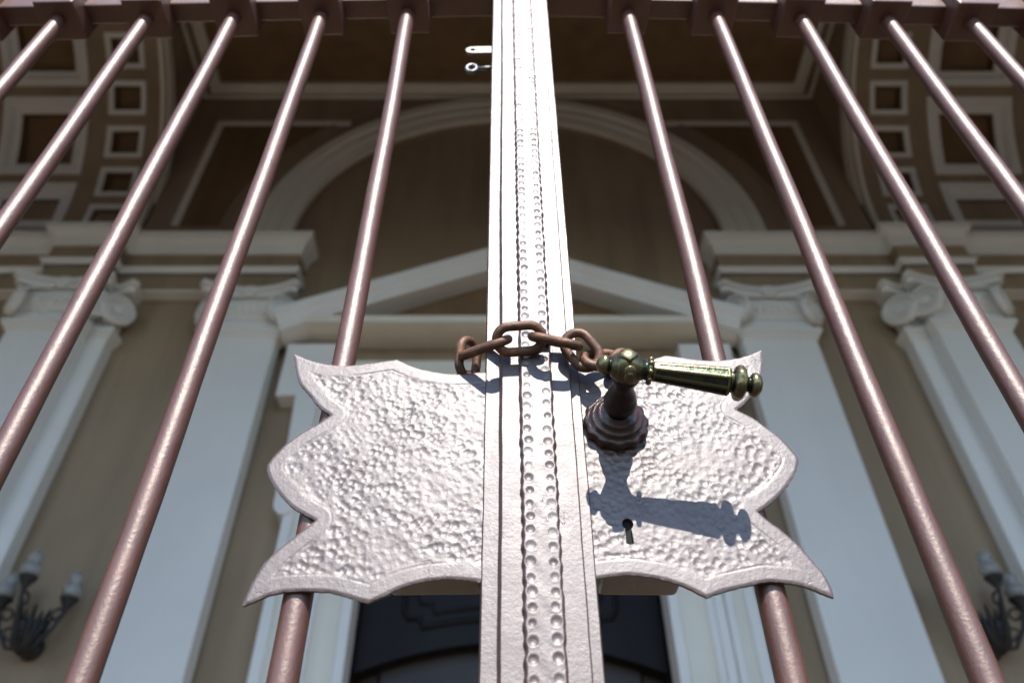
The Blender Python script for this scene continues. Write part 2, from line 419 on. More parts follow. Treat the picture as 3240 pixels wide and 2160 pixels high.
# pilasters with angled-volute Ionic capitals
def capital(xc, yf, hw):
    bm = bmesh.new()
    zt, zb = ZA0-.003, 4.225
    # concave abacus in two steps
    def abacus(z0, z1, grow):
        k = 12; pts = []
        HWA, PR = hw+.095+grow, .115+grow
        for i in range(k+1):
            t = -1+2*i/k; pts.append((xc+t*(HWA-.03), yf-.035-grow-(PR-.035)*abs(t)**2.2))
        pts += [(xc+HWA+.008, yf-PR+.03), (xc+HWA-.05, yf+.11), (xc-HWA+.05, yf+.11), (xc-HWA-.008, yf-PR+.03)]
        lo = [bm.verts.new((x, y, z0)) for x, y in pts]; hi = [bm.verts.new((x, y, z1)) for x, y in pts]
        n = len(pts)
        for i in range(n): bm.faces.new((lo[i], lo[(i+1) % n], hi[(i+1) % n], hi[i]))
        bm.faces.new(lo[::-1]); bm.faces.new(hi)
    abacus(zt-.045, zt, .012); abacus(zt-.095, zt-.0455, -.008)
    # bell / echinus
    for z0, z1, p0, p1 in ((zb, zb+.10, .004, .008), (zb+.101, zb+.14, .022, .022), (zb+.141, zb+.25, .03, .055), (zb+.251, zt-.096, .02, .02)):
        vv = []
        for z, p in ((z0, p0), (z1, p1)):
            vv.append([bm.verts.new(q) for q in ((xc-hw-p*.3, yf+.1, z), (xc-hw-p*.3, yf-p, z), (xc+hw+p*.3, yf-p, z), (xc+hw+p*.3, yf+.1, z))])
        A, B = vv
        for i in range(4): bm.faces.new((A[i], A[(i+1) % 4], B[(i+1) % 4], B[i]))
        bm.faces.new(A[::-1]); bm.faces.new(B)
    # egg moulding
    for i in range(7):
        r = bmesh.ops.create_uvsphere(bm, u_segments=10, v_segments=6, radius=.028)
        bmesh.ops.scale(bm, vec=(1, .8, 1.5), verts=r['verts']); bmesh.ops.translate(bm, vec=(xc+(i-3)*hw*.21, yf-.045, zb+.2), verts=r['verts'])
    # centre flower
    for i in range(6):
        r = bmesh.ops.create_uvsphere(bm, u_segments=8, v_segments=6, radius=.03)
        a = i*math.pi/3; bmesh.ops.translate(bm, vec=(xc+.036*math.cos(a), yf-.06, zt-.075+.036*math.sin(a)), verts=r['verts'])
    # volutes, turned outwards 45 degrees
    for s in (-1, 1):
        c = Vector((xc+s*(hw+.012), yf-.05, zb+.175)); ax = Vector((s*.75, -.75, 0)).normalized(); q = Vector((0, 0, 1)).rotation_difference(ax)
        tang = Vector((s*.7, .7, 0)).normalized()
        add_lathe(bm, [(.125, -.03), (.135, -.02), (.135, .02), (.105, .028), (.10, .012), (.055, .012), (.05, .03), (.02, .04)], 26, c, ax)
        side = ax.cross(Vector((0, 0, 1))).normalized()
        pts = [c + ax*.03 + (side*math.cos(t)*s + Vector((0, 0, 1))*math.sin(t))*(.128*(1-t/15)) for t in [k*.25 for k in range(46)]]
        add_tube(bm, pts, [.016*(1-k/60) for k in range(46)], 6)
        pts = [Vector((xc+s*.06, yf-.05, zt-.12)), Vector((xc+s*hw*.6, yf-.055, zt-.115)), c+Vector((0, 0, .14))]
        add_tube(bm, pts, .02, 6)
    return bmo('capital', bm, M_WHITE)
def pilaster(xc, yf, hw=.285):
    bm = bmesh.new(); add_box(bm, xc-hw, xc+hw, yf, YW+.02, GZ+.4, 4.23, .006, 1)
    sh = cp(bmo('pilaster', bm, M_WHITE))
    sub(capital(xc, yf, hw), sh)
    bm = bmesh.new()
    add_box(bm, xc-hw-.045, xc+hw+.045, yf-.045, YW, 4.185, 4.224); add_box(bm, xc-hw-.028, xc+hw+.028, yf-.028, YW+.001, 4.16, 4.1849); add_box(bm, xc-hw-.012, xc+hw+.012, yf-.012, YW+.002, 4.135, 4.1599)
    sub(bmo('astragal', bm, M_WHITE), sh)
    bm = bmesh.new()
    add_box(bm, xc-hw-.08, xc+hw+.08, yf-.08, YW, GZ, GZ+.2); add_box(bm, xc-hw-.05, xc+hw+.05, yf-.05, YW, GZ+.2, GZ+.4, .03, 3)
    sub(bmo('plinth', bm, M_WHITE), sh)
for s in (-1, 1):
    pilaster(s*2.075, YP); pilaster(s*3.365, YP+.003); pilaster(s*3.525, YO)

# door surround with pediment
YC, YR = 4.27, 4.22
ZS = .9877*YC
ped = cp(box('pediment', -1.75, 1.75, 4.455, YT+.05, ZS+.02, ZS+.10, M_CREAM))
sub(sweep('base_cornice', [(-1.72, YT), (-1.72, YC+.05), (1.72, YC+.05), (1.72, YT)], [(-.3, ZS), (.05, ZS), (.05, ZS+.04), (.062, ZS+.055), (-.3, ZS+.055)], M_CREAM, None), ped)
bm = bmesh.new()   # tympanum
zb, za, hw = ZS+.055, 4.90, 1.72
vv = [[bm.verts.new((x, y, z)) for x, z in ((-hw, zb), (hw, zb), (0, za))] for y in (4.46, YT+.02)]
bm.faces.new(vv[0]); bm.faces.new(vv[1][::-1])
for i in range(3): bm.faces.new((vv[0][i], vv[0][(i+1) % 3], vv[1][(i+1) % 3], vv[1][i]))
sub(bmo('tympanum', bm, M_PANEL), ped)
slope = (5.095-4.32)/1.80
for s in (-1, 1):
    bm = bmesh.new()
    # (height above the cornice's lower edge, front y)
    prof = [(0, 4.47), (0, YC+.005), (.035, YC), (.045, YC-.012), (.10, YC-.018), (.13, YC-.045), (.185, YR-.005), (.205, YR-.005), (.205, 4.47)]
    A = [bm.verts.new((0, y, 4.89+h)) for h, y in prof]
    B = [bm.verts.new((s*(1.745 if y > 4.4 else 1.745+(YC-y)), y, 4.89-slope*1.745+h-(slope*max(0, YC-y) if y < 4.4 else 0))) for h, y in prof]
    n = len(prof)
    for i in range(n): bm.faces.new((A[i], A[(i+1) % n], B[(i+1) % n], B[i]))
    bm.faces.new(A); bm.faces.new(B[::-1])
    sub(bmo('raking_cornice', bm, M_WHITE), ped)
surround = cp(box('door_lintel', -1.31, 1.31, 4.44, YT+.02, 3.2, 3.97, M_CREAM))
for s in (-1, 1):
    def sb(name, a, b, y0, y1, z0, z1, m, bev=0):
        a, b = sorted((s*a, s*b)); return sub(box(name, a, b, y0, y1, z0, z1, m, None, bev), surround)
    sb('jamb_moulding', .925, .988, 4.40, YT+.021, GZ, 3.2, M_WHITE, .008)
    sb('jamb_field', .988, 1.143, 4.445, YT+.022, GZ, 3.199, M_CREAM)
    sb('jamb_moulding', 1.143, 1.19, 4.40, YT+.023, GZ, 3.30, M_WHITE, .01); sb('jamb_moulding', 1.195, 1.255, 4.415, YT+.024, GZ, 3.30, M_WHITE, .01); sb('jamb_moulding', 1.26, 1.311, 4.405, YT+.023, GZ, 3.30, M_WHITE, .01)
    sb('jamb_field', 1.311, 1.386, 4.46, YT+.021, GZ, 3.6, M_CREAM)
    sb('outer_moulding', 1.386, 1.455, 4.42, YT+.02, GZ, 2.7, M_WHITE, .012)
    sb('crossette', 1.30, 1.70, 4.42, YT+.019, 3.62, 4.13, M_WHITE, .012)
    # scrolled bracket beside the casing
    bm = bmesh.new(); pts = []
    for k in range(13):
        a = -math.pi*k/12; pts.append((1.45+.075*math.cos(a), 2.72+.09*math.sin(a)))
    pts = [(1.545, 3.64), (1.525, 3.2)] + pts + [(1.375, 3.64)]
    A = [bm.verts.new((s*x, 4.405, z)) for x, z in pts]; B = [bm.verts.new((s*x, YT+.01, z)) for x, z in pts]
    n = len(pts); bm.faces.new(A); bm.faces.new(B[::-1])
    for i in range(n): bm.faces.new((A[i], A[(i+1) % n], B[(i+1) % n], B[i]))
    sub(bmo('scroll_bracket', bm, M_WHITE), surround)
# door: carved transom with an arched lower edge, leaves behind
YD = 4.72
def arcz(x, zc, ze): return zc-(zc-ze)*(x/.925)**2
zc_, ze_ = ZY(2030, YD), ZY(2128, YD)
v, f = [], []
n = 24
for k in range(n+1):
    x = -.925+1.85*k/n
    v += [(x, YD, arcz(x, zc_, ze_)), (x, YD, DT+.02), (x, YD+.14, arcz(x, zc_, ze_))]
for k in range(n): f += [(3*k, 3*k+3, 3*k+4, 3*k+1), (3*k, 3*k+2, 3*k+5, 3*k+3)]
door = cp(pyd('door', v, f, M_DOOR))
def door_line(name, pts, r, closed=False):
    bm = bmesh.new(); add_tube(bm, [(x, YD-.002, z) for x, z in pts], r, 6, closed); return sub(bmo(name, bm, M_DOOR, smooth=True), door)
for rr, ins in ((.02, 0), (.013, .075)):
    zl = lambda x: arcz(x, zc_, ze_)+.15+ins
    xo, xi, zh = .66-ins, .54-ins, .14
    pts = [(-xo, DT-.06)] + [(-xo, zl(xo)+zh), (-xo+.03, zl(xo)+zh-.05), (-xi-.02, zl(xi)+.06), (-xi, zl(xi))]
    pts += [(-xi+2*xi*k/12, zl(-xi+2*xi*k/12)) for k in range(1, 12)] + [(-p[0], p[1]) for p in pts[::-1]]
    door_line('panel_moulding', pts, rr)
zm = arcz(0, zc_, ze_)+.62
for k in range(-4, 5):
    if k: door_line('carved_leaf', [(k*.10, zm-.32+.02*abs(k)), (k*.115+.02*(1 if k > 0 else -1), zm-.1), (k*.125, zm+.12), (k*.15, zm+.24)], [.01, .034, .028, .008])
door_line('carved_leaf', [(0, zm-.3), (0, zm), (0, zm+.3)], [.03, .06, .02])
for s in (-1, 1):
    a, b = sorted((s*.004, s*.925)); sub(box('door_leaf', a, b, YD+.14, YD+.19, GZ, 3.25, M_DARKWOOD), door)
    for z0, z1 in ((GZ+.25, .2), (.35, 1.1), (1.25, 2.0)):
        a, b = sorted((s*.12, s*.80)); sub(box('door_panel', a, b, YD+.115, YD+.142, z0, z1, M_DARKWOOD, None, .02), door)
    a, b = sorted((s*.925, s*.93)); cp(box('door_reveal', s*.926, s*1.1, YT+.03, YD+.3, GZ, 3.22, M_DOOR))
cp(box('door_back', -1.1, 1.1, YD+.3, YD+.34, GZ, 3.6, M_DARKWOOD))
cp(box('door_head', -1.1, 1.1, YT+.03, YD+.3, DT+.01, DT+.2, M_DOOR))

# ================================================================== WALL LAMPS
def wall_lamp(x):
    L = empty('wall_lamp', (x, YW, 1.85))
    tag(L, 'black wrought iron wall lamp with three frosted globes between two pilasters', 'lamp', 'wall lamps flanking the church door')
    bm = bmesh.new()
    add_lathe(bm, [(.02, 0), (.065, .005), (.07, .02), (.05, .035), (.03, .05)], 20, (0, 0, -.05), (0, -1, 0))
    add_tube(bm, [(0, -.03, -.05), (0, -.12, -.06), (0, -.2, -.02)], .022, 8)
    bmo('back_plate', bm, M_IRON, L, True)
    bm = bmesh.new()      # leafy basket
    for k in range(9):
        a = math.pi*(k/8)*1.1 - .15
        d = Vector((math.cos(a), -math.sin(a), 0)); o = Vector((0, -.12, -.12))
        add_tube(bm, [o, o+d*.045+Vector((0, 0, .05)), o+d*.075+Vector((0, 0, .15)), o+d*.10+Vector((0, 0, .22+.03*(k % 2)))], [.012, .024, .02, .004], 6)
    bmo('leaf_basket', bm, M_IRON, L, True)
    for dx, dy, dz in ((-.19, -.17, .16), (0, -.33, .215), (.19, -.17, .16)):
        bm = bmesh.new(); o = Vector((0, -.12, -.10)); e = Vector((dx, dy, dz))
        add_tube(bm, [o, o.lerp(e, .4)+Vector((0, 0, -.10)), o.lerp(e, .8)+Vector((0, 0, -.10)), o.lerp(e, 1.08)+Vector((0, 0, -.05)), e], .012, 8)
        for q in range(2):
            t = .45+.3*q; c = o.lerp(e, t)+Vector((0, 0, -.04+.03*q))
            dd = Vector((dx, dy+.12, 0)).normalized()
            add_tube(bm, [c+(dd*math.cos(th)+Vector((0, 0, 1))*math.sin(th))*(.045-.004*th) for th in [i*.45 for i in range(15)]], .008, 6)
        arm = bmo('arm', bm, M_IRON, L, True)
        bm = bmesh.new(); add_lathe(bm, [(.012, -.055), (.02, -.04), (.035, -.01), (.05, .012), (.052, .02)], 18, e)
        bmo('cup', bm, M_IRON, arm, True)
        bm = bmesh.new(); add_lathe(bm, [(.03, .018), (.05, .035), (.056, .06), (.05, .085), (.034, .1), (.033, .108), (.042, .125), (.042, .145), (.028, .165), (.008, .178)], 20, e)
        bmo('globe', bm, M_FROST, arm, True)
for s in (-1, 1): wall_lamp(X0+s*2.74)

# ================================================================== GATE
PIV = Vector((.023, .5, 0))
left = empty('gate_leaf', PIV + Vector((0, 0, GZ))); left.rotation_euler.z = R(-1.15)
tag(left, 'brown painted iron gate leaf with hammered plate lacking any handle or keyhole', 'gate', 'two leaves of the iron gate')
right = empty('gate_leaf', PIV + Vector((0, 0, GZ))); right.rotation_euler.z = R(1.35)
tag(right, 'brown painted iron gate leaf with brass lever handle and keyhole in its hammered plate', 'gate', 'two leaves of the iron gate')
OFF = PIV + Vector((0, 0, GZ))
def gl(o, leaf, par=None):
    """gate objects are built in place and moved into their leaf's frame"""
    if par is None:
        o.data.transform(Matrix.Translation(-OFF)); o.parent = leaf
    else:
        o.data.transform(Matrix.Translation(-OFF)); o.parent = par
    return o
ZR0, ZR1 = 1.145, 1.20                    # top rail
ZBK = 1.117                               # underside of the blocks
barX = {left: [-.1374-.1264*k for k in range(12)], right: [.1803+.1245*k for k in range(12)]}
bar_me = None
def rod(bm, x, z0, z1, r, seed):
    rg = np.random.default_rng(seed); n, S = 16, 90; rings = []
    ph = rg.random(6)*7
    for i in range(S+1):
        z = z0+(z1-z0)*i/S
        dx = .0011*math.sin(z*5+ph[0])+.0004*math.sin(z*17+ph[4]); dy = .0006*math.sin(z*7+ph[1]); rr = r*(1+.012*math.sin(z*38+ph[2])+.008*math.sin(z*83+ph[3]))
        rings.append([bm.verts.new((x+dx+rr*math.cos(2*math.pi*k/n), .5+dy+rr*math.sin(2*math.pi*k/n), z)) for k in range(n)])
    for A, B in zip(rings, rings[1:]):
        for k in range(n): bm.faces.new((A[k], A[(k+1) % n], B[(k+1) % n], B[k]))
    bm.faces.new(rings[0][::-1]); bm.faces.new(rings[-1])
for leaf in (left, right):
    sg = -1 if leaf is left else 1
    xs = barX[leaf]; xe = xs[-1]+sg*.07
    for i, x in enumerate(xs):
        bm = bmesh.new(); rod(bm, x, GZ+.12, ZBK+.01, .0100, i+40*(sg+1))
        gl(bmo('bar', bm, M_BAR, smooth=True), leaf)
        bm = bmesh.new(); add_box(bm, x-.029, x+.029, .471, .529, ZBK, ZR1+.02, .0025)
        gl(bmo('rail_block', bm, M_BAR), leaf)
    a, b = sorted((.061*sg if sg > 0 else -.0152, xe))
    gl(box('top_rail', a+.001, b, .489, .519, ZR0, ZR1, M_BAR, None, .003), leaf)
    gl(box('bottom_rail', a+.001, b, .489, .519, GZ+.08, GZ+.14, M_PAINT, None, .003), leaf)
    a, b = sorted((xe, xe+sg*.045)); gl(box('hinge_stile', a, b, .485, .525, GZ+.03, 1.28, M_PAINT, None, .003), leaf)

# meeting stiles, cover bar and hammered strip
ZS0, ZS1 = GZ+.04, 1.32
def wavy_bar(name, x0, x1, y0, y1, amp, seed, leaf, bl=.0014, br=.0012, dz=.006):
    rg = np.random.default_rng(seed); n = int((ZS1-ZS0)/dz); bm = bmesh.new(); rings = []
    e0 = np.cumsum(rg.normal(0, amp, n+1)); e1 = np.cumsum(rg.normal(0, amp, n+1))
    for e in (e0, e1):
        k = np.ones(9)/9; e -= np.convolve(np.pad(e, 30, mode='edge'), np.ones(61)/61, 'valid'); 
    for i in range(n+1):
        z = ZS0+(ZS1-ZS0)*i/n; a, b = x0+e0[i], x1+e1[i]
        rings.append([bm.verts.new(q) for q in ((a, y1, z), (a, y0+bl*2, z), (a+bl*.75, y0+bl*.35, z), (a+bl, y0, z), (b-br, y0, z), (b-br*.75, y0+br*.35, z), (b, y0+br*2, z), (b, y1, z))])
    for A, B in zip(rings, rings[1:]):
        for k in range(8): bm.faces.new((A[k], A[(k+1) % 8], B[(k+1) % 8], B[k]))
    bm.faces.new(rings[0]); bm.faces.new(rings[-1][::-1])
    return gl(bmo(name, bm, M_PAINT), leaf)
wavy_bar('meeting_stile', -.0152, .0205, .4845, .520, .00006, 1, left)
wavy_bar('meeting_stile', .0225, .0612, .4840, .520, .00006, 2, right)
wavy_bar('cover_bar', -.0042, .0532, .4788, .4846, .00010, 3, right, .0024, .0013)
# hammered strip with two rows of dimples
def hammered_strip():
    x0, x1, yf, yb = .0118, .0378, .4735, .4795
    z0, z1, dz, nx = -.1, ZS1, .00095, 44
    nz = int((z1-z0)/dz); zz = np.linspace(z0, z1, nz+1); uu = np.linspace(0, 1, nx+1)
    dim = []
    for cx in (.0174, .0322):
        z = z0+.004+RNG.random()*.004
        while z < z1: dim.append((cx+RNG.normal(0, .0003), z, .0027+RNG.random()*.0011, .0005+RNG.random()*.0007)); z += .0108+RNG.normal(0, .0008)
    wob = [sum(.00022*math.sin(z*k*1.0+p) for k, p in ((300, 1+q), (571, 2*q+.5), (140, q))) for q in (0, 3) for z in zz]
    wl, wr = np.array(wob[:nz+1]), np.array(wob[nz+1:])
    for cx, z, r, d in dim:
        w = .00055*np.exp(-((zz-z)/.0028)**2)
        if cx < .025: wl -= w
        else: wr += w
    X = (x0+wl)[:, None] + ((x1+wr)-(x0+wl))[:, None]*uu[None, :]; Z = np.repeat(zz[:, None], nx+1, 1)
    Hh = np.zeros_like(X)
    for cx, z, r, d in dim:
        i0, i1 = np.searchsorted(zz, z-r*1.5), np.searchsorted(zz, z+r*1.5)
        rr = np.sqrt((X[i0:i1]-cx)**2+(Z[i0:i1]-z)**2)/r
        Hh[i0:i1] += np.where(rr < 1, -d*(1-rr**2), .00018*np.exp(-((rr-1.12)/.12)**2))
    Hh += .00016*np.sin(Z*210+X*400)*np.sin(Z*95)
    ed = np.minimum(uu, 1-uu)*(x1-x0); rd = np.where(ed < .0018, (.0018-ed)/.0018*.0042, 0)
    Y = yf - Hh + rd[None, :]
    vs = np.stack([X, Y, Z], -1).reshape(-1, 3).tolist(); K = nx+1
    fs = [(i*K+j, i*K+j+1, (i+1)*K+j+1, (i+1)*K+j) for i in range(nz) for j in range(nx)]
    # sides
    b0 = len(vs)
    for i in range(nz+1): vs += [(X[i, 0], yb, zz[i]), (X[i, -1], yb, zz[i])]
    for i in range(nz): fs += [(b0+2*i, i*K, (i+1)*K, b0+2*i+2), (i*K+nx, b0+2*i+1, b0+2*i+3, (i+1)*K+nx)]
    return gl(pyd('hammered_strip', vs, fs, M_PAINT, smooth=True), right)
hammered_strip()

# ---- hammered lock plates
YPL = .4862
def catmull(pts, sub_=5):
    out = []
    P = [pts[0]] + pts + [pts[-1]]
    for i in range(1, len(P)-2):
        p0, p1, p2, p3 = (np.array(q, float) for q in P[i-1:i+3])
        for k in range(sub_):
            t = k/sub_; out.append(.5*((2*p1)+(-p0+p2)*t+(2*p0-5*p1+4*p2-p3)*t*t+(-p0+3*p1-3*p2+p3)*t**3))
    out.append(np.array(pts[-1], float)); return out
segsL = [[(1548, 1173.5), (1519.6, 1174.6), (1476.5, 1178.6), (1426.8, 1178), (1377, 1171), (1327, 1159.7), (1290.8, 1146.4), (1254, 1130)],
 [(1254, 1130), (1211, 1135), (1145, 1144), (1078.5, 1147.4), (1012, 1138), (965.7, 1124.8), (926, 1106.6)],
 [(926, 1106.6), (932.6, 1158), (945.8, 1201), (979, 1241), (1005.5, 1275), (1045, 1304)],
 [(1045, 1304), (1004, 1330), (953, 1358), (902, 1394), (871, 1424), (849, 1450), (842, 1465), (846, 1491), (861, 1521), (887, 1557), (922, 1593), (963, 1618), (996, 1637)],
 [(996, 1637), (927, 1690), (873, 1731), (830.6, 1774), (797.5, 1826), (774, 1873), (763, 1906)],
 [(763, 1906), (802, 1892), (840, 1875), (887, 1863.6), (944, 1861), (991, 1861), (1038, 1863.6), (1100, 1880), (1166, 1899)],
 [(1166, 1899), (1211, 1879), (1263.6, 1855), (1327, 1836), (1400.6, 1827), (1464, 1828.5), (1545, 1840)]]
segsR = [[(1885, 1826), (1975, 1813), (2028, 1815), (2107, 1828.5), (2178, 1852), (2237, 1882)],
 [(2237, 1882), (2296, 1861), (2352, 1847), (2404, 1835), (2442, 1829), (2517.5, 1836), (2565, 1847), (2602.5, 1862), (2646, 1878)],
 [(2646, 1878), (2635.5, 1845), (2612, 1802), (2574, 1760), (2532, 1713), (2484, 1672), (2437, 1638), (2402, 1608)],
 [(2402, 1608), (2432, 1587), (2470, 1554), (2498, 1521), (2522, 1483), (2531, 1447), (2527, 1431), (2503, 1403), (2470, 1370), (2432, 1342), (2390, 1313), (2333, 1285)],
 [(2333, 1285), (2366, 1257), (2394.6, 1214), (2413.5, 1172), (2418, 1135), (2415, 1092)],
 [(2415, 1092), (2387, 1105), (2344, 1120), (2294, 1128), (2244, 1130), (2194.6, 1126.5), (2145, 1120), (2106.7, 1116)],
 [(2106.7, 1116), (2078.5, 1125), (2045, 1139), (1990, 1160), (1930, 1172), (1815, 1172)]]
def inside(P, poly):
    x, z = P[:, 0], P[:, 1]; r = np.zeros(len(P), bool); q = poly[-1]
    for p in poly:
        c = (p[1] > z) != (q[1] > z); xi = p[0]+(z-p[1])*(q[0]-p[0])/(q[1]-p[1]+1e-12); r ^= c & (x < xi); q = p
    return r
def segdist(P, poly, closed=True):
    d = np.full(len(P), 9.)
    n = len(poly)
    for i in range(n if closed else n-1):
        a, b = np.array(poly[i]), np.array(poly[(i+1) % n]); ab = b-a; L = ab@ab+1e-15
        t = np.clip(((P-a)@ab)/L, 0, 1); d = np.minimum(d, np.linalg.norm(P-(a+t[:, None]*ab), axis=1))
    return d
def lock_plate(segs, leaf, keyhole=None, seed=0):
    rg = np.random.default_rng(seed)
    out = []
    for sgm in segs: out += catmull(sgm, 4)[:-1]
    if leaf is left: out.append(np.array(segs[-1][-1], float))
    else: out.append(np.array(segs[-1][-1], float))
    poly = [(p.x, p.z) for p in (PY(u, v, YPL) for u, v in out)]
    step = .00088
    A = np.array(poly); lo, hi = A.min(0), A.max(0)
    gx, gz = np.meshgrid(np.arange(lo[0], hi[0], step), np.arange(lo[1], hi[1], step*.866))
    gx[1::2] += step/2
    P = np.stack([gx.ravel(), gz.ravel()], -1)+rg.normal(0, step*.06, (gx.size, 2))
    P = P[inside(P, poly)]; P = P[segdist(P, poly) > step*.6]
    # refine the outline
    bd = []
    for i in range(len(poly)):
        a, b = np.array(poly[i]), np.array(poly[(i+1) % len(poly)]); k = max(1, int(np.linalg.norm(b-a)/.0014))
        bd += [a+(b-a)*j/k for j in range(k)]
    bd = np.array(bd); nb = len(bd); bd = bd + rg.normal(0, .00012, bd.shape)
    edges = [(i, (i+1) % nb) for i in range(nb)]; allp = [bd]; n0 = nb
    if keyhole is not None:
        kd = segdist(P, keyhole); P = P[(kd > step*.6) & ~inside(P, keyhole)]
        kh = np.array(keyhole); allp.append(kh); edges += [(n0+i, n0+(i+1) % len(kh)) for i in range(len(kh))]; n0 += len(kh)
    allp.append(P); Q = np.concatenate(allp)
    v2, e2, f2, *_ = delaunay_2d_cdt([Vector(q) for q in Q], edges, [], 0, 1e-7)
    V2 = np.array([tuple(v) for v in v2]); Ff = np.array(f2)
    cen = V2[Ff].mean(1); keep = inside(cen, [tuple(b) for b in bd])
    if keyhole is not None: keep &= ~inside(cen, keyhole)
    Ff = Ff[keep]
    d = segdist(V2, [tuple(b) for b in poly])
    # the side against the stile has no border
    xs = -.0152 if leaf is left else .0612
    dside = np.abs(V2[:, 0]-xs); dborder = segdist(V2, poly, False)
    # hammer blows
    cs = []
    pitch = .0052
    yy = lo[1]
    row = 0
    while yy < hi[1]:
        xx = lo[0]+(row % 2)*pitch/2
        while xx < hi[0]:
            cs.append((xx+rg.normal(0, pitch*.34), yy+rg.normal(0, pitch*.34))); xx += pitch
        yy += pitch*.866; row += 1
    cs = np.array(cs); rad = rg.uniform(.0017, .0038, len(cs)); dep = rad*rg.uniform(.09, .25, len(cs)); dep[rg.random(len(cs)) < .13] *= .2
    kt = kdtree.KDTree(len(cs))
    for i, c in enumerate(cs): kt.insert((c[0], c[1], 0), i)
    kt.balance()
    h = np.zeros(len(V2))
    for i, (x, z) in enumerate(V2):
        m = 0.
        for co, j, dd in kt.find_n((x, z, 0), 4):
            r = dd/rad[j]
            if r < 1: m = min(m, -dep[j]*(1-r*r))
        h[i] = m
    bw = .0115
    inner = np.clip((dborder-bw+.001)/.004, 0, 1)
    x, z = V2[:, 0], V2[:, 1]
    lf = .0002*np.sin(x*92+1+seed)*np.sin(z*78+2) + .00006*np.sin(x*210+z*160+seed)
    patch = np.clip(.9+.5*np.sin(x*60+seed*2+z*25)*np.sin(z*55+seed), .35, 1.1)
    h = h*inner*patch + lf*inner - .0002*inner
    groove = np.clip(np.sin(x*75+seed)*np.sin(z*61+1)+.45, 0, 1)
    h += -.0004*np.exp(-((dborder-bw)/.0006)**2)*groove
    h += np.where(dborder < .0016, -(.0016-dborder)*.45, 0)
    vs = [(a, YPL-b, c) for (a, c), b in zip(V2, h)]
    fs = [tuple(t) for t in Ff.tolist()]
    # rim and back
    from collections import Counter
    cnt = {}
    for t in fs:
        for a, b in ((t[0], t[1]), (t[1], t[2]), (t[2], t[0])):
            cnt[(a, b)] = 1
    rim = [e for e in cnt if (e[1], e[0]) not in cnt]
    mp = {}
    for a, b in rim:
        for q in (a, b):
            if q not in mp: mp[q] = len(vs); vs.append((vs[q][0], YPL+.0032, vs[q][2]))
    for a, b in rim: fs.append((b, a, mp[a], mp[b]))
    o = pyd('lock_plate', vs, fs, M_PAINT, smooth=True)
    bm = bmesh.new(); bm.from_mesh(o.data); bmesh.ops.recalc_face_normals(bm, faces=bm.faces); bm.to_mesh(o.data); bm.free()
    o.data.set_sharp_from_angle(angle=R(50))
    return gl(o, leaf)
plateL = lock_plate(segsL, left, None, 3)
kc = PY(1986, 1652, YPL); kb = PY(1994, 1713, YPL)
key = [(kc.x+.0040*math.cos(a), kc.z+.0043*math.sin(a)) for a in [R(-55)+R(290)*k/16 for k in range(17)]]
key += [(kb.x-.0028, kb.z), (kb.x, kb.z-.0012), (kb.x+.0028, kb.z)]
plateR = lock_plate(segsR, right, key, 11)
gl(box('keyhole_shade', kc.x-.008, kc.x+.008, YPL+.004, YPL+.0055, kb.z-.008, kc.z+.008, M_HOLE), right, plateR)  # thin dark plate, paints the keyhole's inner shade in front of the case
# lock cases behind the plates
def lock_case(u0, u1, leaf, flip):
    zb = ZY(1884, .527); zt = ZY(1215, .49)
    x0, x1 = PY(u0, 1850, .5).x, PY(u1, 1850, .5).x
    bm = bmesh.new(); add_box(bm, x0, x1, YPL+.0058, .527, zb, zt, .004, 3); return gl(bmo('lock_case', bm, M_PAINT), leaf)
lock_case(1215, 1523, left, 0); lock_case(1905, 2170, right, 1)

